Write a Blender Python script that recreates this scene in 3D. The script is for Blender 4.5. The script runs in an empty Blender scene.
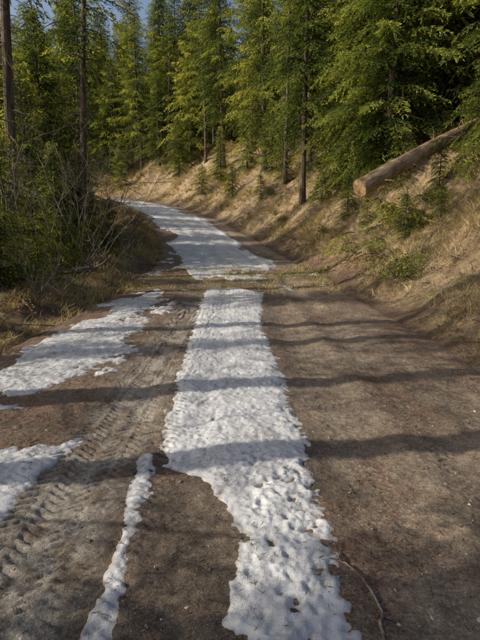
import bpy, math, numpy as np, time
from mathutils import Vector, Matrix
T0=time.time()
R=np.random.default_rng(7)
scene=bpy.context.scene
# ---------------------------------------------------------------- noise
_tabs={}
def vnoise(x,y,seed=0):
    if seed not in _tabs: _tabs[seed]=np.random.default_rng(1000+seed).random((256,256))*2-1
    t=_tabs[seed]
    xi=np.floor(x).astype(int); yi=np.floor(y).astype(int)
    fx=x-xi; fy=y-yi
    fx=fx*fx*(3-2*fx); fy=fy*fy*(3-2*fy)
    a=t[xi&255,yi&255]; b=t[(xi+1)&255,yi&255]; c=t[xi&255,(yi+1)&255]; d=t[(xi+1)&255,(yi+1)&255]
    return (a*(1-fx)+b*fx)*(1-fy)+(c*(1-fx)+d*fx)*fy
def fbm(x,y,seed=0,o=4):
    s=0;a=.5;f=1.
    for i in range(o):
        s=s+a*vnoise(x*f+13.7*i,y*f-7.3*i,seed+i); a*=.5; f*=2.03
    return s
def sstep(a,b,x):
    t=np.clip((x-a)/(b-a),0,1); return t*t*(3-2*t)
# ---------------------------------------------------------------- centreline
CP=np.array([(-.2,-60,0),(-.2,13,0),(-.45,20,.35),(-2,28,1.3),(-4.5,36,2.6),(-8.6,45,4.0),(-13.5,52,5.0),(-20,56.5,5.6),(-30,59,6.2),(-60,60,8),(-130,55,10)],float)
seg=np.r_[0,np.cumsum(np.linalg.norm(np.diff(CP[:,:2],axis=0),axis=1))]
ss=np.arange(0,seg[-1],.25)
C=np.stack([np.interp(ss,seg,CP[:,i]) for i in range(3)],1)
k=np.hanning(23); k/=k.sum()
Cp=np.pad(C,((11,11),(0,0)),mode='edge'); Cp[:11]=C[0]; 
C2=np.stack([np.convolve(Cp[:,i],k,'valid') for i in range(3)],1)
C2[:40]=C[:40]; C=C2
S=np.r_[0,np.cumsum(np.linalg.norm(np.diff(C[:,:2],axis=0),axis=1))]-60.0
Tn=np.gradient(C[:,:2],axis=0); Tn/=np.linalg.norm(Tn,axis=1)[:,None]
Nn=np.stack([Tn[:,1],-Tn[:,0]],1)
Cc=C[::2]; Sc=S[::2]; Nc=Nn[::2]
def road_coords(X,Y):
    X=np.asarray(X,float).ravel(); Y=np.asarray(Y,float).ravel()
    n=len(X); d=np.empty(n); s=np.empty(n); z=np.empty(n)
    for a in range(0,n,40000):
        x=X[a:a+40000]; y=Y[a:a+40000]
        D=(x[:,None]-Cc[None,:,0])**2+(y[:,None]-Cc[None,:,1])**2
        i=D.argmin(1); dm=np.sqrt(D[np.arange(len(i)),i])
        off=(x-Cc[i,0])*Nc[i,0]+(y-Cc[i,1])*Nc[i,1]
        al=(x-Cc[i,0])*Nc[i,1]*-1+(y-Cc[i,1])*Nc[i,0]
        dd=np.sqrt(np.maximum(dm**2-np.minimum(al**2,.1),0))
        d[a:a+40000]=np.where(off>=0,1,-1)*dd
        s[a:a+40000]=Sc[i]+np.clip(al,-.3,.3)
        W=1/(D+.05)**3
        z[a:a+40000]=(W*Cc[None,:,2]).sum(1)/W.sum(1)
    return s,d,z
def halfw(s): return 3.0-.4*sstep(14,24,s)
def H(X,Y):
    shp=np.shape(X)
    X=np.asarray(X,float).ravel(); Y=np.asarray(Y,float).ravel()
    s,d,z=road_coords(X,Y)
    hw=halfw(s)+.18*vnoise(s*.6,s*0+3,5)
    r=np.maximum(d-hw,0); l=np.maximum(-d-hw,0)
    kk=.74; hb=5.0+1.6*sstep(28,46,s)
    rr=r*r/(r+.45)
    h1=kk*rr; u=rr-hb/kk
    w=sstep(-1.5,1.5,u); up=h1*(1-w)+w*(hb+.26*np.minimum(np.maximum(u,-1.5),50)+.12*np.maximum(u-50,0))
    left=.28*np.exp(-((l-1.3)/.9)**2)*sstep(0,.8,l)-4*(1-np.exp(-np.maximum(l-1.5,0)/28.))+.45*sstep(18,26,s)*(1-sstep(36,46,s))*sstep(0,1.6,l)*np.exp(-l/9)
    lat=sstep(.2,3.5,np.maximum(r,l))
    n=fbm(X*.22,Y*.22,11)*1.1*lat + fbm(X*1.1,Y*1.1,21)*.44*sstep(0,1.2,np.maximum(r,l)) + fbm(X*4.,Y*4.,31,3)*.10*sstep(-.3,.5,np.abs(d)-hw)
    edge=sstep(-.35,.25,np.abs(d)-hw)
    g=z+up+left+n-.09*(1-edge)
    return g.reshape(shp)
# ---------------------------------------------------------------- mesh helpers
def make_mesh(name,V,quads=None,tris=None,mats=(),qm=None,tm=None,attrs=None,smooth=True):
    me=bpy.data.meshes.new(name)
    V=np.asarray(V,np.float32)
    nq=0 if quads is None else len(quads); nt=0 if tris is None else len(tris)
    me.vertices.add(len(V)); me.vertices.foreach_set('co',V.ravel())
    loops=[];st=[];tot=[]
    if nq: loops.append(np.asarray(quads,np.int32).ravel()); st.append(np.arange(nq)*4); tot.append(np.full(nq,4))
    if nt: loops.append(np.asarray(tris,np.int32).ravel()); st.append(nq*4+np.arange(nt)*3); tot.append(np.full(nt,3))
    lp=np.concatenate(loops); me.loops.add(len(lp)); me.loops.foreach_set('vertex_index',lp)
    me.polygons.add(nq+nt)
    me.polygons.foreach_set('loop_start',np.concatenate(st).astype(np.int32))
    me.polygons.foreach_set('loop_total',np.concatenate(tot).astype(np.int32))
    mi=np.zeros(nq+nt,np.int32)
    if qm is not None and nq: mi[:nq]=qm
    if tm is not None and nt: mi[nq:]=tm
    me.polygons.foreach_set('material_index',mi)
    me.polygons.foreach_set('use_smooth',np.full(nq+nt,smooth))
    for m in mats: me.materials.append(m)
    for k_,v in (attrs or {}).items():
        a=me.attributes.new(k_,'FLOAT','POINT'); a.data.foreach_set('value',np.asarray(v,np.float32).ravel())
    me.update(calc_edges=True)
    return me
def add(name,me,loc=(0,0,0),rot=(0,0,0),sc=(1,1,1),parent=None):
    o=bpy.data.objects.new(name,me); scene.collection.objects.link(o)
    o.location=loc; o.rotation_euler=rot; o.scale=sc
    if parent: o.parent=parent
    return o
def grid_quads(nr,nc):
    i=np.arange(nr*nc).reshape(nr,nc)
    return np.stack([i[:-1,:-1],i[:-1,1:],i[1:,1:],i[1:,:-1]],-1).reshape(-1,4)
class MB:
    def __init__(s): s.V=[];s.Q=[];s.QM=[];s.A=[];s.n=0
    def addq(s,V,Q,m,a):
        V=np.asarray(V,float); s.V.append(V); s.Q.append(np.asarray(Q)+s.n); s.QM.append(np.full(len(Q),m)); s.A.append(np.broadcast_to(a,(len(V),)).astype(float)); s.n+=len(V)
    def tube(s,P,r,sides=6,m=0,a=.5,jit=0,rng=None):
        P=np.asarray(P,float); r=np.broadcast_to(r,(len(P),))
        t=np.gradient(P,axis=0); t/=np.linalg.norm(t,axis=1)[:,None]+1e-9
        ref=np.array([0,0,1.]) if abs(t[0,2])<.8 else np.array([1.,0,0])
        u=np.cross(t,ref); u/=np.linalg.norm(u,axis=1)[:,None]+1e-9; v=np.cross(t,u)
        th=np.linspace(0,2*np.pi,sides,endpoint=False)
        rr=r[:,None]*np.ones(sides)[None]
        if jit and rng is not None: rr=rr*(1+rng.normal(0,jit,rr.shape))
        V=P[:,None,:]+rr[...,None]*(np.cos(th)[None,:,None]*u[:,None,:]+np.sin(th)[None,:,None]*v[:,None,:])
        i=np.arange(len(P)*sides).reshape(len(P),sides); j=np.roll(i,-1,1)
        Q=np.stack([i[:-1],j[:-1],j[1:],i[1:]],-1).reshape(-1,4)
        s.addq(V.reshape(-1,3),Q,m,a)
    def kites(s,p,d,w,m,a):
        n=len(p); V=np.stack([p,p+d*.45+w,p+d,p+d*.45-w],1).reshape(-1,3)
        s.addq(V,np.arange(4*n).reshape(n,4),m,np.repeat(np.broadcast_to(a,(n,)),4))
    def mesh(s,name,mats,smooth=False):
        return make_mesh(name,np.concatenate(s.V),quads=np.concatenate(s.Q),mats=mats,qm=np.concatenate(s.QM),attrs={'var':np.concatenate(s.A)},smooth=smooth)
def unit(v): return v/(np.linalg.norm(v,axis=-1,keepdims=True)+1e-9)
# ---------------------------------------------------------------- material helpers
class NT:
    def __init__(s,name):
        s.m=bpy.data.materials.new(name); s.m.use_nodes=True; s.t=s.m.node_tree; s.t.nodes.clear()
        s.out=s.t.nodes.new('ShaderNodeOutputMaterial')
    def n(s,ty,**kw):
        nd=s.t.nodes.new(ty)
        for k_,v in kw.items(): setattr(nd,k_,v)
        return nd
    def l(s,a,b): s.t.links.new(a,b)
    def coord(s,kind='Object'):
        return s.n('ShaderNodeTexCoord').outputs[kind]
    def noise(s,scale,detail=4,rough=.6,vec=None,dist=0):
        nd=s.n('ShaderNodeTexNoise'); nd.inputs['Scale'].default_value=scale; nd.inputs['Detail'].default_value=detail; nd.inputs['Roughness'].default_value=rough; nd.inputs['Distortion'].default_value=dist
        if vec is not None: s.l(vec,nd.inputs['Vector'])
        return nd.outputs['Fac']
    def ramp(s,fac,stops,interp='LINEAR'):
        nd=s.n('ShaderNodeValToRGB'); cr=nd.color_ramp; cr.interpolation=interp
        while len(cr.elements)<len(stops): cr.elements.new(.5)
        for e,(p,c) in zip(cr.elements,stops):
            e.position=p; e.color=(c if len(c)==4 else (*c,1)) if hasattr(c,'__len__') else (c,c,c,1)
        s.l(fac,nd.inputs['Fac']); return nd.outputs['Color']
    def mix(s,f,a,b,mode='MIX'):
        nd=s.n('ShaderNodeMix',data_type='RGBA',blend_type=mode)
        for inp,v in ((nd.inputs[0],f),(nd.inputs[6],a),(nd.inputs[7],b)):
            if isinstance(v,(int,float)): inp.default_value=v
            elif isinstance(v,tuple): inp.default_value=(*v,1)
            else: s.l(v,inp)
        return nd.outputs[2]
    def math(s,op,a,b=0.5,c=None):
        nd=s.n('ShaderNodeMath',operation=op)
        for i,v in enumerate((a,b,c)):
            if v is None: continue
            if isinstance(v,(int,float)): nd.inputs[i].default_value=v
            else: s.l(v,nd.inputs[i])
        return nd.outputs[0]
    def attr(s,name): return s.n('ShaderNodeAttribute',attribute_name=name).outputs['Fac']
    def bump(s,h,strength,dist):
        nd=s.n('ShaderNodeBump'); nd.inputs['Strength'].default_value=strength; nd.inputs['Distance'].default_value=dist; s.l(h,nd.inputs['Height']); return nd.outputs['Normal']
    def bsdf(s,col,rough=.9,normal=None,spec=.2):
        b=s.n('ShaderNodeBsdfPrincipled')
        if isinstance(col,tuple): b.inputs['Base Color'].default_value=(*col,1)
        else: s.l(col,b.inputs['Base Color'])
        if isinstance(rough,(int,float)): b.inputs['Roughness'].default_value=rough
        else: s.l(rough,b.inputs['Roughness'])
        b.inputs['Specular IOR Level'].default_value=spec
        if normal is not None: s.l(normal,b.inputs['Normal'])
        return b.outputs[0]
    def done(s,sh): s.l(sh,s.out.inputs['Surface']); return s.m

def mat_leaf(name,c0,c1,c2,trans=.35):
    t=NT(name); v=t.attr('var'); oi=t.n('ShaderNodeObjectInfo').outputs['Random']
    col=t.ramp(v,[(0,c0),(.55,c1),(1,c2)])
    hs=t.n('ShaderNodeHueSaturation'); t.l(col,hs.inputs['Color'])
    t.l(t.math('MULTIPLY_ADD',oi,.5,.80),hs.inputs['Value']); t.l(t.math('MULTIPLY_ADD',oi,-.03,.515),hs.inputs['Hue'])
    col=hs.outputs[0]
    d=t.n('ShaderNodeBsdfDiffuse'); t.l(col,d.inputs['Color'])
    tr=t.n('ShaderNodeBsdfTranslucent'); t.l(t.mix(1.0,col,(1.25,1.2,.55),'MULTIPLY'),tr.inputs['Color'])
    m=t.n('ShaderNodeMixShader'); m.inputs[0].default_value=trans; t.l(d.outputs[0],m.inputs[1]); t.l(tr.outputs[0],m.inputs[2])
    return t.done(m.outputs[0])
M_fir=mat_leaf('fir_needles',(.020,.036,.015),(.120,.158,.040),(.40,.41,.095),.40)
M_dead=mat_leaf('dead_needles',(.10,.055,.025),(.20,.125,.065),(.33,.23,.125),.2)
M_grass=mat_leaf('straw_grass',(.22,.165,.09),(.47,.365,.20),(.74,.62,.38),.25)
def mat_bark(name,c0,c1,sc=9):
    t=NT(name); co=t.coord(); mp=t.n('ShaderNodeMapping'); mp.inputs['Scale'].default_value=(1,1,.22); t.l(co,mp.inputs['Vector'])
    n=t.noise(sc,5,.65,mp.outputs[0],.6); n2=t.noise(1.7,2,.5,co)
    col=t.ramp(n,[(.32,tuple(x*.4 for x in c0)),(.5,c0),(.68,c1)])
    col=t.mix(t.math('MULTIPLY',n2,.5),col,(.09,.085,.07))
    return t.done(t.bsdf(col,.95,t.bump(n,.9,.03),.1))
M_bark=mat_bark('conifer_bark',(.085,.062,.048),(.22,.165,.125))
M_twig=mat_bark('bare_wood',(.17,.14,.11),(.38,.32,.25),20)
def mat_ground():
    t=NT('forest_floor'); co=t.coord()
    a=t.noise(.55,3,.6,co); b=t.noise(4,5,.75,co,.4); c=t.noise(34,4,.8,co,.8); e=t.noise(150,2,.7,co)
    straw=t.ramp(c,[(.3,(.14,.10,.058)),(.5,(.41,.31,.18)),(.7,(.70,.57,.36))])
    dirt=t.ramp(t.math('ADD',t.math('MULTIPLY',b,.6),t.math('MULTIPLY',c,.4)),[(.34,(.050,.035,.024)),(.5,(.20,.136,.086)),(.66,(.40,.28,.178))])
    f=t.ramp(t.math('ADD',t.math('MULTIPLY',a,.4),t.math('MULTIPLY',b,.6)),[(.42,0.),(.60,1.)])
    f2=t.math('MAXIMUM',f,t.math('MULTIPLY',t.attr('straw'),t.ramp(b,[(.36,.1),(.52,1.)])))
    col=t.mix(f2,dirt,straw)
    moss=t.ramp(t.noise(1.1,5,.75,co),[(.54,0.),(.68,.7)])
    col=t.mix(moss,col,t.ramp(c,[(.35,(.035,.04,.014)),(.65,(.18,.18,.065))]))
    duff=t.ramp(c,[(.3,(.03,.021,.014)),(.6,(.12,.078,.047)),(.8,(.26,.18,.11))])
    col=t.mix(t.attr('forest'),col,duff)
    col=t.mix(t.attr('edge'),col,t.ramp(c,[(.3,(.055,.038,.028)),(.5,(.145,.10,.07)),(.7,(.28,.205,.145))]))
    col=t.mix(.6,col,t.ramp(e,[(.3,.3),(.7,1.55)]),'MULTIPLY')
    h=t.math('ADD',t.math('MULTIPLY',c,.6),b)
    return t.done(t.bsdf(col,.95,t.bump(h,1.,.08),.1))
M_ground=mat_ground()
def mat_road():
    t=NT('dirt_road_surface'); co=t.coord()
    a=t.noise(1.4,3,.6,co); b=t.noise(9,5,.7,co); c=t.noise(60,5,.75,co); e=t.noise(260,2,.7,co)
    vo=t.n('ShaderNodeTexVoronoi',feature='F1'); vo.inputs['Scale'].default_value=95; t.l(co,vo.inputs['Vector'])
    base=t.ramp(t.math('ADD',t.math('MULTIPLY',a,.45),t.math('MULTIPLY',b,.55)),[(.36,(.15,.120,.090)),(.52,(.285,.228,.168)),(.66,(.43,.345,.255))])
    damp=t.mix(1.,base,(.46,.46,.48),'MULTIPLY')
    col=t.mix(t.attr('damp'),base,damp)
    lit=t.ramp(c,[(.34,(.08,.045,.033)),(.5,(.22,.122,.08)),(.66,(.37,.24,.155))])
    lf=t.math('MULTIPLY',t.attr('litter'),t.ramp(t.noise(14,5,.8,co),[(.40,0.),(.58,1.)]))
    col=t.mix(lf,col,lit)
    col=t.mix(t.attr('frost'),col,(.48,.44,.38))
    col=t.mix(.85,col,t.ramp(c,[(.28,.30),(.5,1.),(.72,1.7)]),'MULTIPLY')
    col=t.mix(.8,col,t.ramp(e,[(.3,.3),(.7,1.7)]),'MULTIPLY')
    stone=t.ramp(vo.outputs['Distance'],[(.16,1.),(.3,0.)])
    sm=t.math('MULTIPLY',stone,t.ramp(t.noise(23,2,.5,co),[(.46,0.),(.60,.8)]))
    col=t.mix(sm,col,(.40,.365,.32))
    h=t.math('ADD',t.math('MULTIPLY',c,.7),t.math('MULTIPLY',e,.35))
    return t.done(t.bsdf(col,.88,t.bump(h,1.,.020),.25))
M_road=mat_road()
def mat_snow():
    t=NT('old_snow'); co=t.coord()
    a=t.noise(3,3,.6,co); c=t.noise(45,4,.7,co); e=t.noise(220,2,.7,co)
    col=t.mix(t.ramp(a,[(.35,0.),(.7,1.)]),(.47,.475,.50),(.68,.685,.69))
    sp=t.noise(75,4,.85,co,1.); 
    den=t.ramp(t.noise(2.2,4,.7,co),[(.4,0.),(.62,1.)])
    dirt=t.ramp(t.math('ADD',sp,t.math('MULTIPLY',den,.09)),[(.59,0.),(.69,.8)])
    col=t.mix(dirt,col,(.19,.15,.11))
    col=t.mix(t.attr('thin'),col,(.36,.32,.29))
    h=t.math('ADD',t.math('MULTIPLY',c,.7),t.math('MULTIPLY',e,.4))
    return t.done(t.bsdf(col,.6,t.bump(h,.8,.011),.3))
M_snow=mat_snow()
# ---------------------------------------------------------------- ground
def axis(lo,hi,c,fine,g,maxs):
    a=[c]; st=fine
    while a[-1]<hi: a.append(a[-1]+st); st=min(st*g if a[-1]-c>7 else fine,maxs)
    b=[c]; st=fine
    while b[-1]>lo: b.append(b[-1]-st); st=min(st*g if c-b[-1]>7 else fine,maxs)
    return np.array(b[::-1][:-1]+a)
gx=axis(-300,300,0,.085,1.022,12)
def yaxis():
    a=[-80.]
    while a[-1]<420:
        y=a[-1]; a.append(y+(.09 if 0<y<16 else min(12,.09+.017*max(y-16,-y*2,0))))
    return np.array(a)
gy=yaxis()
GX,GY=np.meshgrid(gx,gy)
s_,d_,z_=road_coords(GX,GY)
GZ=H(GX,GY)
hw_=halfw(s_)
rr_=d_-hw_; ll_=-d_-hw_
straw=(sstep(.5,1.5,rr_)*(1-sstep(8,12,rr_))*.65+sstep(.3,1,ll_)*(1-sstep(2.5,5,ll_))*.8)
straw=straw*(.3+1.3*sstep(-.25,.3,fbm(GX.ravel()*.5,GY.ravel()*.5,41)))
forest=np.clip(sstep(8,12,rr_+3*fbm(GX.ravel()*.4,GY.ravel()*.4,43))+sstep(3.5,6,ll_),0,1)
edge=1-sstep(-.1,.9,np.abs(d_)-hw_+.5*fbm(GX.ravel()*.9,GY.ravel()*.9,45))
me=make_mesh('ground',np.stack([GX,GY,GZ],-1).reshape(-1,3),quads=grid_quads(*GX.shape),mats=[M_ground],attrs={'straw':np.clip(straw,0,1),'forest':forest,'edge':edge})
add('ground',me)
print('ground',GX.shape,time.time()-T0)
# ---------------------------------------------------------------- road sheet
sl=[-12.]
while sl[-1]<110:
    y=sl[-1]
    sl.append(y+(.06 if y<1.2 else min(.3,max(.009,y*y/1232*1.1))))
sl=np.array(sl); dl=np.arange(-3.7,3.6,.0105)
def road_z(s,x):   # x = lateral offset measured from .2 right of the centreline
    d=x+.2
    z=.03*(1-(d/3)**2)
    z=z+.022*fbm(x*1.3,s*.9,51)+.016*fbm(x*6,s*4,55)+.010*fbm(x*28,s*28,57,3)
    for c,wd,dp in ((-1.02,.22,.03),(-.32,.18,.018),(.85,.24,.034),(1.55,.22,.034),(1.2,.12,-.012)):
        cc=c+.06*vnoise(s*.25,s*0+c*9,59)
        z=z-dp*np.exp(-((x-cc)/wd)**2)
    for c,wd,amp,y1 in ((-1.17,.12,.013,12.),(-.86,.11,.012,11.),(-.34,.12,.005,3.),(1.55,.12,.005,9.),(.86,.12,.004,9.),(-.60,.12,.0075,12.),(-1.5,.10,.005,5.)):
        cc=c+.04*vnoise(s*.3,s*0+3,60)
        xx=(x-cc)/wd
        inside=sstep(1.08,.92,np.abs(xx))*(1-sstep(y1-2,y1,s))*sstep(-.55,.15,vnoise(s*2.1,x*5,61)+.35)
        ph=s/.075+np.abs(xx)*.9+(xx>0)*.5
        lug=sstep(-.1,.3,np.sin(ph*2*np.pi))*sstep(.12,.25,np.abs(xx))
        z=z-amp*inside*lug+amp*.3*inside
    e=np.abs(d)-halfw(s)-.16*fbm(s*1.4,d*0+np.sign(d)*5,63)
    z=z-.16*sstep(-.1,.55,e)
    return z
def to_world(s,d,h):
    ci=[np.interp(s,S,C[:,i]) for i in range(3)]
    nx=np.interp(s,S,Nn[:,0]); ny=np.interp(s,S,Nn[:,1]); q=np.sqrt(nx*nx+ny*ny); nx/=q; ny/=q
    return np.stack([ci[0]+nx*d,ci[1]+ny*d,ci[2]+h],-1)
DS,DD=np.meshgrid(sl,dl,indexing='ij'); XX=DD-.2
RZ=road_z(DS,XX)
litter=np.clip(sstep(-1.45,-2.0,XX+.5*fbm(XX*1.5,DS*1.2,71))*1.0+sstep(1.8,2.8,XX+.5*fbm(XX*1.5,DS*1.2,72))*.8+.10,0,1)
litter=np.maximum(litter,.8*sstep(.35,.7,fbm(XX*2.,DS*1.2,73)+.3))*(1-.8*np.exp(-((XX+1.02)/.4)**4))
damp=np.clip(.75*np.exp(-((XX+.33)/.3)**4)*(DS<4)+.4*np.exp(-((XX+1.7)/.5)**2)+.5*sstep(.8,.5,XX)*sstep(.3,.45,XX)+.7*sstep(-.08,.25,fbm(XX*1.2,DS*.8,75))+.25*sstep(2.9,2.0,DS+.6*fbm(XX*2,DS*2,76)),0,1)
frost=np.clip(sstep(.2,-.1,np.abs(XX+1.02)-.22)*.6*sstep(-.3,.2,fbm(XX*9,DS*6,77)),0,1)*(DS<11)
quads=grid_quads(*DS.shape)
me=make_mesh('dirt_road',to_world(DS,DD,RZ).reshape(-1,3),quads=quads,mats=[M_road],attrs={'litter':litter,'damp':damp,'frost':frost})
add('dirt_road',me)
print('road',DS.shape,time.time()-T0)
# ---------------------------------------------------------------- snow
def snow_mask(s,x):
    n=.11*fbm(x*3.2,s*2.2,81)+.075*fbm(x*13,s*11,85,4)
    xr=np.interp(s,[-12,1,3.7,6,8,10,12.5,14],[.45,.44,.47,.42,.35,.47,.66,.7])
    xl=np.interp(s,[-12,1.6,2.3,2.75,2.95,3.1,3.7,5.5,7.8,11,14],[0,.0,-.06,-.14,-.28,-.54,-.62,-.69,-.77,-.91,-1.],)
    m=np.minimum(xr-x,x-xl)+n-1.0*sstep(12.4,13.8,s+1.4*vnoise(x*2.5,s*0,87))
    c=np.interp(s,[-12,1.6,2.75,3.2],[-.52,-.56,-.63,-.66]); w=np.interp(s,[0,1.6,3.2],[.07,.062,.055])
    m=np.maximum(m,(w-np.abs(x-c)+n*.55)-.5*sstep(3.2,3.6,s))
    l1=np.minimum(np.minimum(x+1.9,-1.28-x),np.minimum(s+3,3.45-s+(x+1.2)*.3))+n*1.6
    m=np.maximum(m,l1)
    l2=np.minimum(np.minimum(x+3.0,-1.7-x),np.minimum(s-4.3,13-s))*.6+.50*fbm(x*1.3+3,s*.75,91)+n*1.8-.08
    m=np.maximum(m,l2)
    l3=.10-np.hypot((x+2.15)/2,(s-4.2))+n*1.8
    m=np.maximum(m,l3)
    f=1.75-np.abs(x+.25)+1.0*fbm(x*.9,s*.35,93)+n*2-.55*np.exp(-((x+.2)/.35)**2)*(1-sstep(24,34,s))-2.6*(1-sstep(14.6,17.5,s+1.6*vnoise(x*1.5,s*0,89)))
    m=np.maximum(m,f)
    b=fbm(x*1.5,s*1.1,95)*1.4-.04-.2*np.abs(x+.3)-4*(1-sstep(12.4,13.,s))-4*sstep(21,23,s)
    m=np.maximum(m,b)
    return m
m=snow_mask(DS,XX)
hs=.019*np.where(m>0,1-np.exp(-m/.06),m/.10)
hs=np.maximum(hs,-.05)
lump=.006*fbm(XX*6,DS*5,101,4)+.0025*vnoise(XX*15,DS*13,103)+.002*vnoise(XX*33,DS*30,105)
hs=hs+lump*sstep(-.02,.06,m)
rg=np.random.default_rng(5)
npits=1200
py=np.exp(rg.uniform(np.log(1.3),np.log(13),npits)); px=rg.uniform(-1.,.5,npits)
for i in range(npits):
    y=py[i]; x=px[i]; big=i<380
    if i<150: x=rg.uniform(.02,.46); y=rg.uniform(1.4,3.2)
    rad=(rg.uniform(.016,.032) if big else rg.uniform(.008,.016))*(1+.04*y); dep=(rg.uniform(.004,.010) if big else rg.uniform(.002,.005)); asp=rg.uniform(1,2.1); an=rg.uniform(-.8,.8)
    if i%13==0 and big: dep*=1.6
    a,b=np.searchsorted(sl,[y-.2,y+.2]); c,d2=np.searchsorted(dl,[x+.2-.15,x+.2+.15])
    sx=XX[a:b,c:d2]-x; sy=DS[a:b,c:d2]-y
    u=sx*math.cos(an)+sy*math.sin(an); v=(-sx*math.sin(an)+sy*math.cos(an))/asp
    q=(u*u+v*v)/rad**2*(1+.6*vnoise(sx*60+i,sy*60,107))
    hs[a:b,c:d2]+=-dep*np.exp(-q**1.7)+(.002 if big else .001)*np.exp(-(np.sqrt(np.maximum(q,0))-1.45)**2*6)
sz=RZ+hs
thin=sstep(.008,-.001,hs)
f=quads[(hs.ravel()[quads].max(1)>-.012)]
used,inv=np.unique(f,return_inverse=True)
me=make_mesh('snow_patch',to_world(DS,DD,sz).reshape(-1,3)[used],quads=inv.reshape(-1,4),mats=[M_snow],attrs={'thin':(thin*.8).ravel()[used]})
add('snow_patch',me)
print('snow',time.time()-T0)
# ---------------------------------------------------------------- foliage
Z=np.array([0,0,1.])
def foliage(mb,p0,az,L,rise,droop,rng,m=1,ls=1.,dens=1.,var=.5,wood=0,wm=1.):
    D=np.array([math.cos(az),math.sin(az),0.]); Sd=np.array([-D[1],D[0],0.])
    tt=np.linspace(0,1,5)
    P=p0+np.outer(tt*L,D)+np.outer((rise*tt-droop*tt**2)*L,Z)
    mb.tube(P,np.linspace(.012+.010*L,.004,5),3,wood,.4)
    nt=max(6,int(L/.060*dens)); t=np.linspace(.10,1.,nt)+rng.uniform(-.03,.03,nt); t=np.clip(t,.05,1)
    pos=p0+np.outer(t*L,D)+np.outer((rise*t-droop*t**2)*L,Z)
    side=np.where(np.arange(nt)%2,1.,-1.)
    tl=np.clip((.42*L*(1-t)+.18),.1,.8)*rng.uniform(.6,1.15,nt)
    ang=np.radians(rng.uniform(30,62,nt))
    td=np.cos(ang)[:,None]*D+(side*np.sin(ang))[:,None]*Sd+Z*(rng.uniform(-.9,.0,nt))[:,None]; td=unit(td)
    cnt=np.maximum(4,(tl/(.026*ls)*dens*2).astype(int)); idx=np.repeat(np.arange(nt),cnt)
    q=rng.random(len(idx))
    p=pos[idx]+td[idx]*(tl[idx]*q)[:,None]-Z*(.3*tl[idx]*q**2)[:,None]
    dr=unit(td[idx]*.9+rng.normal(0,.30,(len(idx),3)))
    ln=rng.uniform(.05,.10,len(idx))*ls
    w=unit(np.cross(dr,rng.normal(0,1,(len(idx),3))))*(rng.uniform(.005,.009,len(idx))*ls*wm)[:,None]
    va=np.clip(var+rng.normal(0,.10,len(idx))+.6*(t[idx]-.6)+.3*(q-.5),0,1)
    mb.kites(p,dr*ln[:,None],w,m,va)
def dead_twigs(mb,x0,y0,z0,z1,n,rng,Lm=1.):
    for i in range(n):
        az=rng.uniform(0,6.28); L=rng.uniform(.3,1.)*Lm; z=rng.uniform(z0,z1)
        D=np.array([math.cos(az),math.sin(az),rng.uniform(-.3,.15)])
        tt=np.linspace(0,1,4)[:,None]; P=np.array([x0(z),y0(z),z])+D*L*tt+rng.normal(0,.03,(4,3))*tt-Z*(.25*L*tt**2)
        mb.tube(P,np.linspace(.012,.003,4),3,2,.4)
        for j in range(3):
            q=rng.uniform(.3,.95); b=P[0]+(P[-1]-P[0])*q; e=b+unit(D+rng.normal(0,.7,3))*L*.3
            mb.tube([b,(b+e)/2+rng.normal(0,.01,3),e],[.005,.004,.002],3,2,.4)
def conifer(name,Ht,h0,Rm,tr,seed,ls=1.,dens=1.,step=.32,nb=5,taperp=.8,dead=20,lean=.15,wm=1.,v0=0.):
    rng=np.random.default_rng(seed); mb=MB()
    ph=rng.uniform(0,6.28,2)
    fx=lambda z: lean*np.sin(z*.22+ph[0])-lean*math.sin(ph[0]); fy=lambda z: lean*np.sin(z*.19+ph[1])-lean*math.sin(ph[1])
    zz=np.linspace(-.5,Ht,22); rad=tr*(1-np.clip(zz,0,Ht)/Ht)**.8+.012; rad[:2]*=1.25
    mb.tube(np.stack([fx(zz),fy(zz),zz],1),rad,10,0,.5,.04,rng)
    z=h0
    while z<Ht-.25:
        q=(z-h0)/(Ht-h0)
        prof=(1-q)**taperp*min(1,.6+q*3.5)
        n=nb
        a0=rng.uniform(0,6.28); lv=rng.uniform(-.12,.12)
        for i in range(n):
            if rng.random()<.14: continue
            az=a0+i*6.283/n+rng.uniform(-.4,.4); L=Rm*prof*rng.uniform(.5,1.3)+.15
            zc=z+rng.uniform(-.15,.15)
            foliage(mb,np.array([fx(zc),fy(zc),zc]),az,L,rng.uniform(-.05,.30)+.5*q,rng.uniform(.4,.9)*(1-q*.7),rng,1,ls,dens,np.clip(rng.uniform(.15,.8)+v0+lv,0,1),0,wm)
        z+=step*rng.uniform(.75,1.4)*(1-.35*q)
    mb.kites(np.array([[fx(Ht),fy(Ht),Ht-.3]]*10)+rng.normal(0,.03,(10,3)),np.tile(Z*.2,(10,1))+rng.normal(0,.05,(10,3)),rng.normal(0,.01,(10,3)),1,.7)
    if dead: dead_twigs(mb,fx,fy,.6,h0+1.5,dead,rng,1.1)
    me=mb.mesh(name,[M_bark,M_fir,M_twig]); print(name,len(me.polygons)); return me
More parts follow.
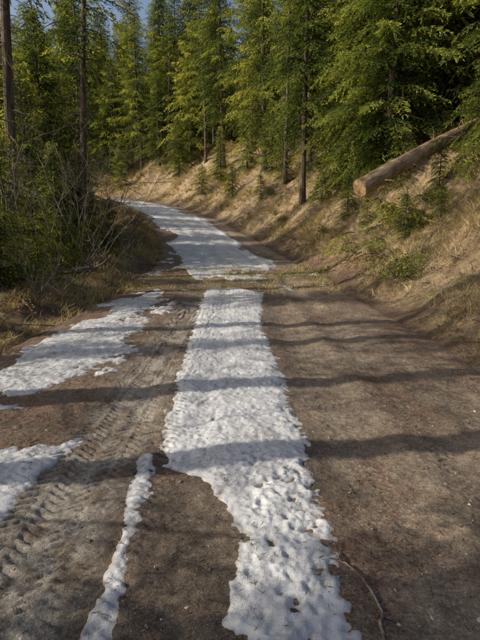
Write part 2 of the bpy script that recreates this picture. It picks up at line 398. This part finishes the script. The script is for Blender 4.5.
VAR={
 'A1':conifer('young_fir_mesh',8.5,.5,2.0,.11,11,1.5,.8,.32,6,.8,6,.1,1.4,.05),
 'A2':conifer('young_fir_mesh',10.5,.8,2.3,.13,12,1.5,.75,.34,6,.75,8,.1,1.4),
 'F1':conifer('full_fir_mesh',15,.9,3.1,.2,21,1.9,.75,.36,7,.7,8,.15,1.6,.1),
 'F2':conifer('full_fir_mesh',13,.7,2.9,.18,22,1.9,.75,.36,7,.65,8,.15,1.6,.1),
 'B1':conifer('fir_mesh',18,3.8,3.1,.16,13,1.7,.68,.42,6,.6,26,.15,1.6,.08),
 'B2':conifer('fir_mesh',16,2.0,2.9,.19,14,1.7,.68,.42,6,.65,18,.15,1.6,.05),
 'P1':conifer('pine_mesh',17,7.0,1.7,.13,15,1.6,.6,.42,5,.45,70,.25,1.5),
 'P2':conifer('pine_mesh',15,4.8,1.6,.10,16,1.6,.6,.42,5,.5,50,.3,1.5),
 'S1':conifer('sapling_mesh',3.2,.1,1.05,.04,17,1.1,.85,.2,6,.9,0,.05,1.3,.1),
 'D1':conifer('distant_fir_mesh',17,1.0,3.0,.2,18,2.9,.48,.53,6,.65,0,.15,2.0,.05),
 'D2':conifer('distant_fir_mesh',14,.7,2.7,.17,19,2.9,.48,.53,6,.7,0,.15,2.0,.05),
}
print('trees built',time.time()-T0)
def plant(name,var,x,y,sc=1.,rz=None,parent=None,tilt=(0,0),sink=.05):
    z=float(H(np.array([x]),np.array([y]))[0])-sink
    rz=R.uniform(0,6.28) if rz is None else rz
    return add(name,VAR[var] if isinstance(var,str) else var,(x,y,z),(tilt[0],tilt[1],rz),(sc,sc,sc*R.uniform(.93,1.08)),parent)
right=[('B1',3.6,28.5,.95),('F1',6.6,22.3,.95),('F2',5.9,25.2,.95),('F1',8.7,23.4,.95),('F2',6.6,30.5,1.1),('F1',10.4,20.6,1.),('F2',10.4,26.5,1.),('F1',5.2,36,1.05),('F2',13,24,1.),
 ('A2',12.6,18.6,1.05),('F1',14.5,16.5,1.),('P1',11.2,16.9,1.),('F1',16,21,1.),('B2',2.0,41,1.1),('P1',3.0,33.5,1.),('F1',9,34,1.),('P2',13.8,13.2,1.),('F1',17,13,1.),('A1',13.2,30,1.1),('F1',6.8,44,1.1),
 ('B1',-1.6,49,1.1),('P1',-3.6,52.5,1.),('B1',1.0,46.5,1.1),('A2',8.2,28.2,.9),('F1',12,33,1.),('F2',-5.5,56,1.1),('P1',-8.2,58.5,1.),('B1',-3,59,1.1),('F1',14.8,19.2,.9),('A2',-9.5,59,1.),('B2',-12,61.5,1.1),('A1',-6.5,53.6,.8),('F2',-16,63,1.1),('A2',-19,63.5,1.2),('F1',-23,64.5,1.),
 ('F1',-10,66,1.3),('B1',-14.5,68,1.1),('A2',-19,70,1.3),('F1',-24,71,1.3),('F1',-6,67,1.4),
 ('A1',4.4,31.5,.6),('A1',2.4,37.5,.65),('A1',0.6,43,.7),('A1',3.9,40.5,.9),('A1',-1.8,46.2,.6),('A1',6.8,27.4,.55),('A2',2.8,47.5,.9),('A1',-14,58.6,.7)]
for v,x,y,s in right: plant('fir_tree' if v[0]!='P' else 'pine_tree',v,x,y,s)
left=[('P1',-5.95,19,1.05),('A2',-9.0,18.8,1.),('A2',-8.6,22.0,1.),('P2',-7.4,22.8,.9),('F2',-9.9,25.5,.85),('A2',-11.5,22,1.),('P2',-9.6,29,1.),('A2',-12,30,1.1),('F2',-13.5,36,.9),
 ('A1',-13,38.5,.9),('P2',-15,43,.9),('F2',-18,40,.8),('A2',-13,19.5,1.1),('P1',-6.9,14.9,1.2),('A1',-7.6,20.2,.8),('A1',-10.6,33,.8),
 ('A2',-6.9,9.9,.85),('A1',-7.6,17.9,.85),('A1',-6.9,21.6,.6),('P1',-6.0,11.9,1.25),('A1',-6.5,13.6,.55),('A1',-6.2,16.6,.5)]
for v,x,y,s in left: plant('fir_tree' if v[0]!='P' else 'pine_tree',v,x,y,s)
# unseen trees beside and behind the viewpoint, placed sunward to shade the road
near=[('F2',-6.6,-1.9,.62),('F2',-7.2,-.7,.62),('A2',-5.4,.1,.72),('F2',-12.5,-5.5,.8),('P1',-6.6,2.0,1.3),('P1',-7.9,3.1,1.25),('A1',-7.2,5.2,.62),('P1',-7.2,6.7,1.3),('P1',-5.6,-4,1.2),('P1',-10.0,4.4,1.35),
  ('P2',-7.0,3.75,1.4),('F2',-10.5,-1.4,.7)]
for v,x,y,s in near: plant('fir_tree' if v[0]!='P' else 'pine_tree',v,x,y,s)
for x,y,s in [(5.2,15.4,.5),(9.4,15.8,.8),(4.8,22,.6),(-5.4,17.5,.6),(-6.3,12.8,.7),(-5.6,21,.7),(8.8,18.5,.9),(6.6,20.5,.8),(-6.2,15.6,.8),(7.2,18.0,.5),(10.8,14.6,1.1),(5.6,26.5,1.1),(2.9,34,1.),(-6.8,18.4,.8),(9.9,16.4,1.2),
   (-5.3,10.6,.6),(-5.1,12.2,.5),(-6.0,14.2,.9),(-5.0,14.6,.4),(4.3,26.0,.7),(1.4,33.5,.6),(-.6,39,.8),(-3.4,44.5,.9),(6.2,15.2,.35),(7.6,14.2,.4),(6.9,12.6,.3),(5.2,20.2,.45),(-5.5,11.4,.7)]:
    plant('fir_sapling','S1',x,y,s)
# distant forest
df=bpy.data.objects.new('distant_forest',None); scene.collection.objects.link(df)
rg=np.random.default_rng(21)
N=6000; X=rg.uniform(-75,60,N); Y=rg.uniform(14,120,N)
s2,d2,_=road_coords(X,Y); r2=d2-halfw(s2); l2=-d2-halfw(s2)
fixed=[(a[1],a[2]) for a in right+left+near]
ok=((r2>np.where(s2<30,11.5,9.5)))|((l2>5)&(X<-16)&(Y>34))|((l2>4)&(X<-13)&(Y>22)&(X>-20)&(Y<34))
ok&=(np.abs(X)<Y*.60+6)
pts=[]; 
for i in np.where(ok)[0]:
    x,y=X[i],Y[i]; md=2.4+.018*y
    if all((x-a)**2+(y-b)**2>md*md for a,b in pts) and all((x-a)**2+(y-b)**2>5 for a,b in fixed): pts.append((x,y))
pts=np.array(pts[:520])
zz=H(pts[:,0],pts[:,1])
for i,(x,y) in enumerate(pts):
    v=['D1','D2','D1','D2','P1','B1'][rg.integers(6)] if y>30 else ['F1','F2','P1'][rg.integers(3)]
    sc=rg.uniform(.6,1.15)*(.72 if x<-13 and y<56 else 1)
    add('fir_%d'%i,VAR[v],(x,y,zz[i]-.1),(0,0,rg.uniform(0,6.28)),(sc,sc,sc*rg.uniform(.9,1.15)),df)
print('planted',len(pts),time.time()-T0)
# ---------------------------------------------------------------- bare shrubs
def bare(name,seed,n,ht,lean):
    rng=np.random.default_rng(seed); mb=MB()
    def grow(p,d,L,r,lev):
        k_=6; P=[p]; dd=d.copy()
        for i in range(k_):
            dd=unit(dd+rng.normal(0,.10,3)+Z*.03); P.append(P[-1]+dd*L/k_)
        mb.tube(P,np.linspace(r,r*.4,k_+1),4 if lev else 6,0,rng.random())
        if lev<3:
            for j in range(rng.integers(4,8) if lev<2 else 3):
                i=rng.integers(2,k_+1); nd=unit(dd*.8+rng.normal(0,.55,3)); grow(P[i],nd,L*rng.uniform(.28,.5),r*.42,lev+1)
    for i in range(n):
        az=rng.uniform(0,6.28); d=unit(np.array([math.cos(az)*lean,math.sin(az)*lean,1.])+rng.normal(0,.12,3))
        grow(np.array([rng.normal(0,.2),rng.normal(0,.2),-.1]),d,ht*rng.uniform(.6,1.1),rng.uniform(.012,.026),0)
    return mb.mesh(name,[M_twig])
VAR['W1']=bare('bare_shrub_mesh',31,6,4.2,.35); VAR['W2']=bare('bare_shrub_mesh',32,5,3.2,.5); VAR['W3']=bare('bare_shrub_mesh',33,9,1.3,.7)
for v,x,y,s,t in [('W1',-5.3,11.5,1.,(0,.15)),('W2',-5.0,13.4,1.,(0,.1)),('W2',-5.2,16.2,1.1,(.0,.1)),('W1',-6.5,17.5,1.2,(0,0)),('W2',-5.9,22.5,.9,(0,0)),
     ('W3',-4.3,15,.9,(0,0)),('W3',-4.3,18.5,1.,(0,0)),('W3',-4.6,21.5,1.,(0,0)),('W3',-5.3,24,.9,(0,0)),('W3',-4.2,9.8,.8,(0,0)),
     ('W3',9.2,14.2,.9,(0,0)),('W2',10.4,13.6,.9,(0,0)),('W1',13,15.2,1.3,(0,0)),('W3',5.5,17.5,.6,(0,0)),('W2',12.5,18,1.2,(0,0)),
     ('W1',-5.4,2.6,.9,(0,0)),('W2',-5.2,6.9,.9,(0,0)),('W1',-6.5,1.4,1.1,(0,0))]:  # this row: shrubs out of view, added for twiggy shadows on the road
    plant('bare_shrub',v,x,y,s,tilt=t)
def shrub(name,seed,n=1500,rx=.6,h=.5):
    rng=np.random.default_rng(seed); mb=MB()
    for i in range(14):
        az=rng.uniform(0,6.28); e=np.array([math.cos(az)*rx*.8,math.sin(az)*rx*.8,h*rng.uniform(.5,1)]); mb.tube([np.zeros(3),e*.5+rng.normal(0,.03,3),e],[.008,.006,.003],4,0,.5)
    c=rng.normal(0,.38,(26,3))*np.array([rx,rx,0])+np.array([0,0,1])*rng.uniform(.15,1,(26,1))*h
    p=c[rng.integers(0,26,n)]+rng.normal(0,.09,(n,3)); p[:,2]=np.abs(p[:,2])
    d=unit(rng.normal(0,1,(n,3))+Z*.3)*rng.uniform(.03,.07,(n,1)); w=unit(np.cross(d,rng.normal(0,1,(n,3))))*.012
    mb.kites(p,d,w,1,np.clip(rng.normal(.5,.25,n),0,1)); return mb.mesh(name,[M_twig,M_fir])
VAR['G1']=shrub('low_shrub_mesh',51); VAR['G2']=shrub('low_shrub_mesh',52,1100,.45,.35)
rg=np.random.default_rng(61)
for i in range(52):
    if i<28: y=rg.uniform(11,34); x=np.interp(y,[9,20,28,36],[2.9,2.8,1.2,-1.5])+rg.uniform(.8,7)
    else: y=rg.uniform(7,28); x=np.interp(y,[9,20,28,36],[-3.4,-3.6,-5.,-7.8])-rg.uniform(.5,3.5)
    plant('low_shrub',['G1','G2'][i%2],x,y,rg.uniform(.4,1.1))
# ---------------------------------------------------------------- fallen cut log
def cut_wood():
    t=NT('cut_wood'); co=t.coord()
    sp=t.n('ShaderNodeSeparateXYZ'); t.l(co,sp.inputs[0])
    r=t.math('SQRT',t.math('ADD',t.math('MULTIPLY',sp.outputs[1],sp.outputs[1]),t.math('MULTIPLY',sp.outputs[2],sp.outputs[2])))
    r=t.math('ADD',r,t.math('MULTIPLY',t.noise(6,4,.6,co),.03))
    ring=t.math('SINE',t.math('MULTIPLY',r,260.))
    col=t.ramp(t.math('MULTIPLY_ADD',ring,.5,.5),[(0,(.32,.185,.09)),(1,(.48,.32,.17))])
    col=t.mix(t.ramp(r,[(.13,0.),(.23,.6)]),col,(.52,.39,.23))
    col=t.mix(t.ramp(t.noise(9,5,.7,co),[(.42,0.),(.65,.85)]),col,(.15,.09,.06))
    return t.done(t.bsdf(col,.85,t.bump(ring,.2,.004)))
M_cut=cut_wood()
def rot_bark():
    t=NT('fallen_log_bark'); co=t.coord(); mp=t.n('ShaderNodeMapping'); mp.inputs['Scale'].default_value=(.18,1,1); t.l(co,mp.inputs['Vector'])
    n=t.noise(11,6,.7,mp.outputs[0],.5); n2=t.noise(1.3,5,.65,co)
    bark=t.ramp(n,[(.3,(.05,.033,.022)),(.5,(.22,.145,.085)),(.7,(.45,.32,.19))])
    bare_=t.ramp(n,[(.3,(.18,.12,.07)),(.7,(.54,.40,.25))])
    col=t.mix(t.ramp(n2,[(.46,0.),(.60,1.)]),bark,bare_)
    return t.done(t.bsdf(col,.9,t.bump(n,1.,.06)))
M_flog=rot_bark()
A=np.array([3.85,16.0,2.98]); B=np.array([8.4,19.0,5.30]); ax=unit(B-A); Ll=10.5
mb=MB(); rng=np.random.default_rng(3)
xs=np.r_[0,.01,np.linspace(.06,Ll,90)]; sd=36; th=np.linspace(0,2*np.pi,sd,endpoint=False)
rad=.28-.008*xs
rr=rad[:,None]*(1+.05*vnoise(xs[:,None]*1.3,np.cos(th)[None]*2+5,7)+.05*vnoise(xs[:,None]*3,th[None]*3.2,8)+.03*vnoise(xs[:,None]*2,th[None]*9,9)); rr[0]*=.965
sag=.05*np.sin(xs*.5)
V=np.stack([np.repeat(xs[:,None],sd,1),rr*np.cos(th),rr*np.sin(th)+sag[:,None]],-1).reshape(-1,3)
i=np.arange(len(xs)*sd).reshape(len(xs),sd); j=np.roll(i,-1,1)
mb.addq(V,np.stack([i[:-1],i[1:],j[1:],j[:-1]],-1).reshape(-1,4),0,.5)
ring=V[:sd]; inner=ring*np.array([1,.5,.5])+rng.normal(0,.002,(sd,3)); cen=np.tile([[0,0,0]],(sd,1))
W=np.concatenate([ring,inner,cen]); a=np.arange(sd); b=np.roll(a,-1)
mb.addq(W,np.concatenate([np.stack([a,b,b+sd,a+sd],-1),np.stack([a+sd,b+sd,b+2*sd,a+2*sd],-1)]),1,.5)
for q in range(22):
    x=rng.uniform(.6,9); t_=rng.uniform(0,6.28); n=np.array([.35,math.cos(t_),math.sin(t_)]); L=rng.uniform(.1,.45)
    p=np.array([x,.22*math.cos(t_),.22*math.sin(t_)]); mb.tube([p,p+n*L*.5,p+n*L+rng.normal(0,.03,3)],[.028,.02,.010],6,0,.5)
me=mb.mesh('fallen_log',[M_flog,M_cut],True)
lg=add('fallen_log',me,tuple(A)); 
X_=Vector(ax); Y_=Vector((0,0,1)).cross(X_).normalized(); Z_=X_.cross(Y_)
lg.rotation_euler=Matrix((X_,Y_,Z_)).transposed().to_euler()
def boughs(name,c,n,L,seed,spread=.5,down=.3,mat=M_fir,flat=False,v=.88):
    rng=np.random.default_rng(seed); mb=MB()
    for i in range(n):
        p=np.array(c)+rng.normal(0,spread,3)*np.array([1,1,.5])
        if flat: p[2]=float(H(p[:1],p[1:2])[0])+rng.uniform(.05,.3)
        foliage(mb,p,rng.uniform(0,6.28),L*rng.uniform(.6,1.2),rng.uniform(-.2,.4),rng.uniform(.1,.6)+down,rng,1,1.25,.9,np.clip(rng.normal(v,.15),0,1),0,1.4)
    o=add(name,mb.mesh(name,[M_bark,mat])); return o
boughs('fir_bough',(8.5,17.0,4.8),40,1.4,41,.65)
boughs('fir_bough',(8.9,16.7,3.9),34,1.3,42,.75)
boughs('fir_bough',(5.3,16.3,2.2),22,.9,43,.4,.2)
boughs('fir_bough',(3.6,15.6,.6),9,.7,44,.6,.1,M_fir,True)
boughs('fir_bough',(4.6,18.2,1.),12,.9,49,.8,.1,M_fir,True)
boughs('dead_bough',(4.3,14.4,.9),7,.7,45,.6,.1,M_dead,True)
boughs('dead_bough',(-4.5,9.6,.3),6,.7,46,.7,.1,M_dead,True)
boughs('fir_bough',(-6.6,9.4,.5),10,.9,47,.7,.1,M_fir,True)
def stem(name,pts,r,seed):
    rng=np.random.default_rng(seed); mb=MB(); P=np.array(pts,float)
    t=np.linspace(0,1,14); tt=np.linspace(0,1,len(P)); Q=np.stack([np.interp(t,tt,P[:,i]) for i in range(3)],1)+rng.normal(0,.015,(14,3))
    mb.tube(Q,np.linspace(r,r*.45,14),8,0,.5,.05,rng)
    for i in range(9):
        b=Q[rng.integers(3,14)]; d=unit(rng.normal(0,1,3)+Z*.6); L=rng.uniform(.2,.8)
        mb.tube([b,b+d*L*.5+rng.normal(0,.03,3),b+d*L+rng.normal(0,.06,3)],[r*.25,r*.18,r*.08],4,0,.5)
    return add(name,mb.mesh(name,[M_twig],True))
def gz(x,y,h=0): return (x,y,float(H(np.array([x]),np.array([y]))[0])+h)
stem('fallen_branch',[gz(-5.9,10.4,.22),gz(-5.0,11.6,.40),gz(-4.0,13.2,.35)],.10,1)
stem('fallen_branch',[gz(-5.9,10.6,.3),gz(-4.6,11.2,.2),gz(-3.8,11.5,.08)],.05,2)
stem('fallen_branch',[gz(-6.3,12.5,.5),gz(-5.2,13,.5),gz(-4.2,14.3,.2)],.06,3)
stem('fallen_branch',[gz(8.2,12.2,.2),gz(9.0,13,.5),gz(10.4,14.0,.8)],.05,4)
def road_pt(x,y,h): return tuple(to_world(np.array([y]),np.array([x+.2]),road_z(np.array([y]),np.array([x]))+h)[0])
mb=MB(); rng=np.random.default_rng(9)
P=np.array([road_pt(x,y,h) for x,y,h in [(.44,2.10,.012),(.50,2.04,.02),(.56,1.96,.018),(.585,1.86,.012),(.60,1.76,.012),(.57,1.70,.012),(.56,1.6,.01)]])
t=np.linspace(0,1,24); tt=np.linspace(0,1,len(P)); Q=np.stack([np.interp(t,tt,P[:,i]) for i in range(3)],1)+rng.normal(0,.0012,(24,3))
mb.tube(Q,np.linspace(.0035,.008,24),7,0,.5,.05,rng)
for a,b,c in [(3,(.43,2.16,.05),.003),(3,(.47,2.2,.03),.0025),(8,(.66,2.0,.03),.003),(13,(.53,1.80,.03),.002),(16,(.70,1.74,.02),.0025)]:
    e=np.array(road_pt(*b)); mb.tube([Q[a],(Q[a]+e)/2+rng.normal(0,.006,3),e],[c,c*.8,c*.4],5,0,.5)
add('fallen_stick',mb.mesh('fallen_stick',[M_twig],True))
# ---------------------------------------------------------------- grass
rg=np.random.default_rng(77)
N=90000
X=rg.uniform(-12,14,N); Y=3+62*rg.random(N)**1.45; 
X=np.where(Y>25,X*1.0-(Y-25)*.35,X)
s2,d2,_=road_coords(X,Y); r2=d2-halfw(s2); l2=-d2-halfw(s2)
nn=fbm(X*.6,Y*.6,111)
prob=np.where(r2>0,sstep(.3,1.4,r2)*(1-sstep(9,13,r2))*sstep(-.25,.25,nn)*.9,0)+np.where(l2>-.3,sstep(-.3,.3,l2)*(1-sstep(3,6,l2)*.8)*sstep(-.5,.0,nn),0)
band=(np.abs(d2)<3)*sstep(12.6,13.6,s2+.9*vnoise(X*1.3,Y*0,113))*(1-sstep(16.5,19.5,s2))*1.*sstep(-.35,.05,nn)
mid=(np.abs(d2+.1)<.5)*(s2>17)*.3
prob=np.maximum(prob,np.maximum(band,mid))
keep=rg.random(N)<prob
X=X[keep];Y=Y[keep];bandk=(np.abs(d2[keep])<2.9); r2=r2[keep]
zt=H(X,Y)+np.where(bandk,.085,0)
gxs=(H(X+.3,Y)-H(X-.3,Y))/.6; gys=(H(X,Y+.3)-H(X,Y-.3))/.6
nb=13; n=len(X); print('tufts',n)
idx=np.repeat(np.arange(n),nb); m_=len(idx)
bx=X[idx]+rg.normal(0,.05,m_); by=Y[idx]+rg.normal(0,.05,m_); bz=zt[idx]-.02+gxs[idx]*(bx-X[idx])+gys[idx]*(by-Y[idx])
tall=rg.uniform(.6,1.3,n)*np.where(vnoise(X*.9,Y*.9,117)>.3,1.5,1.); tall[bandk]*=.45
hgt=rg.uniform(.06,.24,m_)*tall[idx]; az=rg.uniform(0,6.28,m_); spread=rg.uniform(.3,1.3,m_)*hgt
dxy=np.stack([np.cos(az)*spread-gxs[idx]*hgt*.9,np.sin(az)*spread-gys[idx]*hgt*.9],1)
up=hgt*np.where(rg.random(m_)<.4,.35,.9)
w=(.0022+.00022*Y[idx])*rg.uniform(.7,1.4,m_); wa=az+1.57+rg.normal(0,.5,m_)
W=np.stack([np.cos(wa)*w,np.sin(wa)*w,0*w],1)
b0=np.stack([bx,by,bz],1); mid_=b0+np.c_[dxy*.35,up*.65]; tip=b0+np.c_[dxy,up]
V=np.stack([b0-W,b0+W,mid_+W*.8,mid_-W*.8,tip],1).reshape(-1,3); o=np.arange(m_)*5
va=np.repeat(np.clip(rg.normal(.5,.2,n)[idx]+rg.normal(0,.15,m_),0,1),5)
me=make_mesh('dry_grass',V,quads=np.stack([o,o+1,o+2,o+3],1),tris=np.stack([o+3,o+2,o+4],1),mats=[M_grass],attrs={'var':va},smooth=False)
add('dry_grass',me)
# ---------------------------------------------------------------- litter
def scatter_flat(name,x,y,L,wd,mat,var,rise=.004,onroad=True,seed=1):
    rg=np.random.default_rng(seed); n=len(x)
    if onroad:
        hh=road_z(y,x); mm=snow_mask(y,x); hh=hh+np.where(mm>0,.021*(1-np.exp(-np.maximum(mm,0)/.06)),0)
        P=to_world(y,x+.2,hh+rise)
    else: P=np.stack([x,y,H(x,y)+rise],1)
    az=rg.uniform(0,6.28,n); d=np.stack([np.cos(az)*L,np.sin(az)*L,rg.normal(0,.12,n)*L],1); W=np.stack([-np.sin(az)*wd,np.cos(az)*wd,rg.normal(0,.3,n)*wd],1)
    mb=MB(); mb.kites(P-d*.5,d,W,0,var); return add(name,mb.mesh(name,[mat]))
rg=np.random.default_rng(88)
n=46000; y=1.2+13*rg.random(n)**1.5; x=rg.uniform(-3,2.8,n)
p=np.where(x<-1.4,1.,np.where(x>1.7,.9,.25))*(.4+.9*(fbm(x*2,y*1.5,121)>0)); kp=rg.random(n)<p; x=x[kp];y=y[kp];n=len(x)
scatter_flat('needle_litter',x,y,rg.uniform(.012,.05,n)*(1+.04*y),rg.uniform(.0008,.0022,n)*(1+.12*y),M_dead,rg.random(n),.004,True,2)
n=5000; y=rg.normal(15.4,1.6,n); x=rg.uniform(-3,3.2,n); kp=(y>12.6)&(y<19)&(fbm(x*1.1,y*1.1,131)>0); x=x[kp];y=y[kp];n=len(x)
scatter_flat('fir_needle_debris',x,y,rg.uniform(.05,.14,n),rg.uniform(.006,.015,n),M_fir,rg.uniform(.5,1,n),.03,True,3)
n=26000; y=5+26*rg.random(n)**1.2; x=np.interp(y,[0,20,28,36],[3.0,2.6,1.0,-1.5])+rg.uniform(0,9,n)
kp=rg.random(n)<sstep(-.2,.3,fbm(x*.8,y*.8,141)); x=x[kp];y=y[kp];n=len(x)
scatter_flat('bank_litter',x,y,rg.uniform(.04,.14,n),rg.uniform(.005,.016,n),M_dead,rg.random(n),.025,False,4)
n=6500; y=1.2+11*rg.random(n)**1.4; x=rg.uniform(-2.9,2.8,n); kp=snow_mask(y,x)<-.01; x=x[kp];y=y[kp];n=len(x)
P=to_world(y,x+.2,road_z(y,x)); r=np.exp(rg.normal(-5.3,.5,n)); 
oct_=np.array([[1,0,0],[0,1,0],[-1,0,0],[0,-1,0],[0,0,1],[0,0,-1]],float); 
V=(P[:,None,:]+(oct_[None]*r[:,None,None]*rg.uniform(.6,1.3,(n,6,1))+rg.normal(0,.15,(n,6,3))*r[:,None,None])*np.array([1,1,.6])).reshape(-1,3)
tf=np.array([[0,1,4],[1,2,4],[2,3,4],[3,0,4],[1,0,5],[2,1,5],[3,2,5],[0,3,5]]); Tr=(tf[None]+np.arange(n)[:,None,None]*6).reshape(-1,3)
def mat_stone():
    t=NT('pebble_stone'); v=t.attr('var'); c=t.ramp(v,[(0,(.08,.07,.06)),(.6,(.23,.20,.165)),(1,(.42,.39,.35))]); return t.done(t.bsdf(c,.85))
me=make_mesh('road_gravel',V,tris=Tr,mats=[mat_stone()],attrs={'var':np.repeat(rg.random(n),6)},smooth=False); add('road_gravel',me)
mb=MB()
for i in range(330):
    rd=i<90
    if rd: y=1.3+10*rg.random()**1.5; x=rg.uniform(-3,2.8); b=np.array(road_pt(x,y,.006))
    else:
        y=rg.uniform(5,26); x=rg.choice([rg.uniform(3,9),rg.uniform(3,9),rg.uniform(-5.5,-3)]); b=np.array(gz(x,y,.06))
    a=rg.uniform(0,6.28); L=rg.uniform(.04,.16)*(1 if rd else 5)
    e=b+np.array([math.cos(a)*L,math.sin(a)*L,.004]); 
    if not rd: e=np.array(gz(e[0],e[1],.08))
    mb.tube([b,(b+e)/2+rg.normal(0,.05,3)*L*np.array([1,1,.2]),e],np.array([.0022,.0018,.001])*(1 if rd else 5),4,0,.5)
add('twig_litter',mb.mesh('twig_litter',[M_twig]))
print('scatter',time.time()-T0)
# ---------------------------------------------------------------- light, sky, camera
sun_el=math.radians(30); sa=.20; to=Vector((-math.cos(sun_el)*math.cos(sa),-math.cos(sun_el)*math.sin(sa),math.sin(sun_el)))
w=bpy.data.worlds.new('World'); scene.world=w; w.use_nodes=True; nt=w.node_tree
sky=nt.nodes.new('ShaderNodeTexSky'); sky.sky_type='NISHITA'; sky.sun_disc=False; sky.sun_elevation=sun_el; sky.sun_rotation=math.atan2(to.x,to.y); sky.air_density=1.; sky.dust_density=4.
nt.links.new(sky.outputs[0],nt.nodes['Background'].inputs['Color']); nt.nodes['Background'].inputs['Strength'].default_value=.15
sl_=bpy.data.lights.new('sun','SUN'); sl_.energy=5; sl_.angle=math.radians(.5); sl_.color=(1,.91,.76)
so=bpy.data.objects.new('sun',sl_); scene.collection.objects.link(so); so.rotation_euler=to.to_track_quat('Z','Y').to_euler()
cd=bpy.data.cameras.new('camera'); cam=bpy.data.objects.new('camera',cd); scene.collection.objects.link(cam); scene.camera=cam
cam.location=(0,0,1.6); cam.rotation_euler=(math.radians(90-10.4),0,0)
cd.sensor_width=36; cd.lens=27.06; cd.clip_end=2000; cd.clip_start=.05
scene.view_settings.view_transform='Standard'; scene.view_settings.look='None'; scene.view_settings.exposure=0
print('done',time.time()-T0)
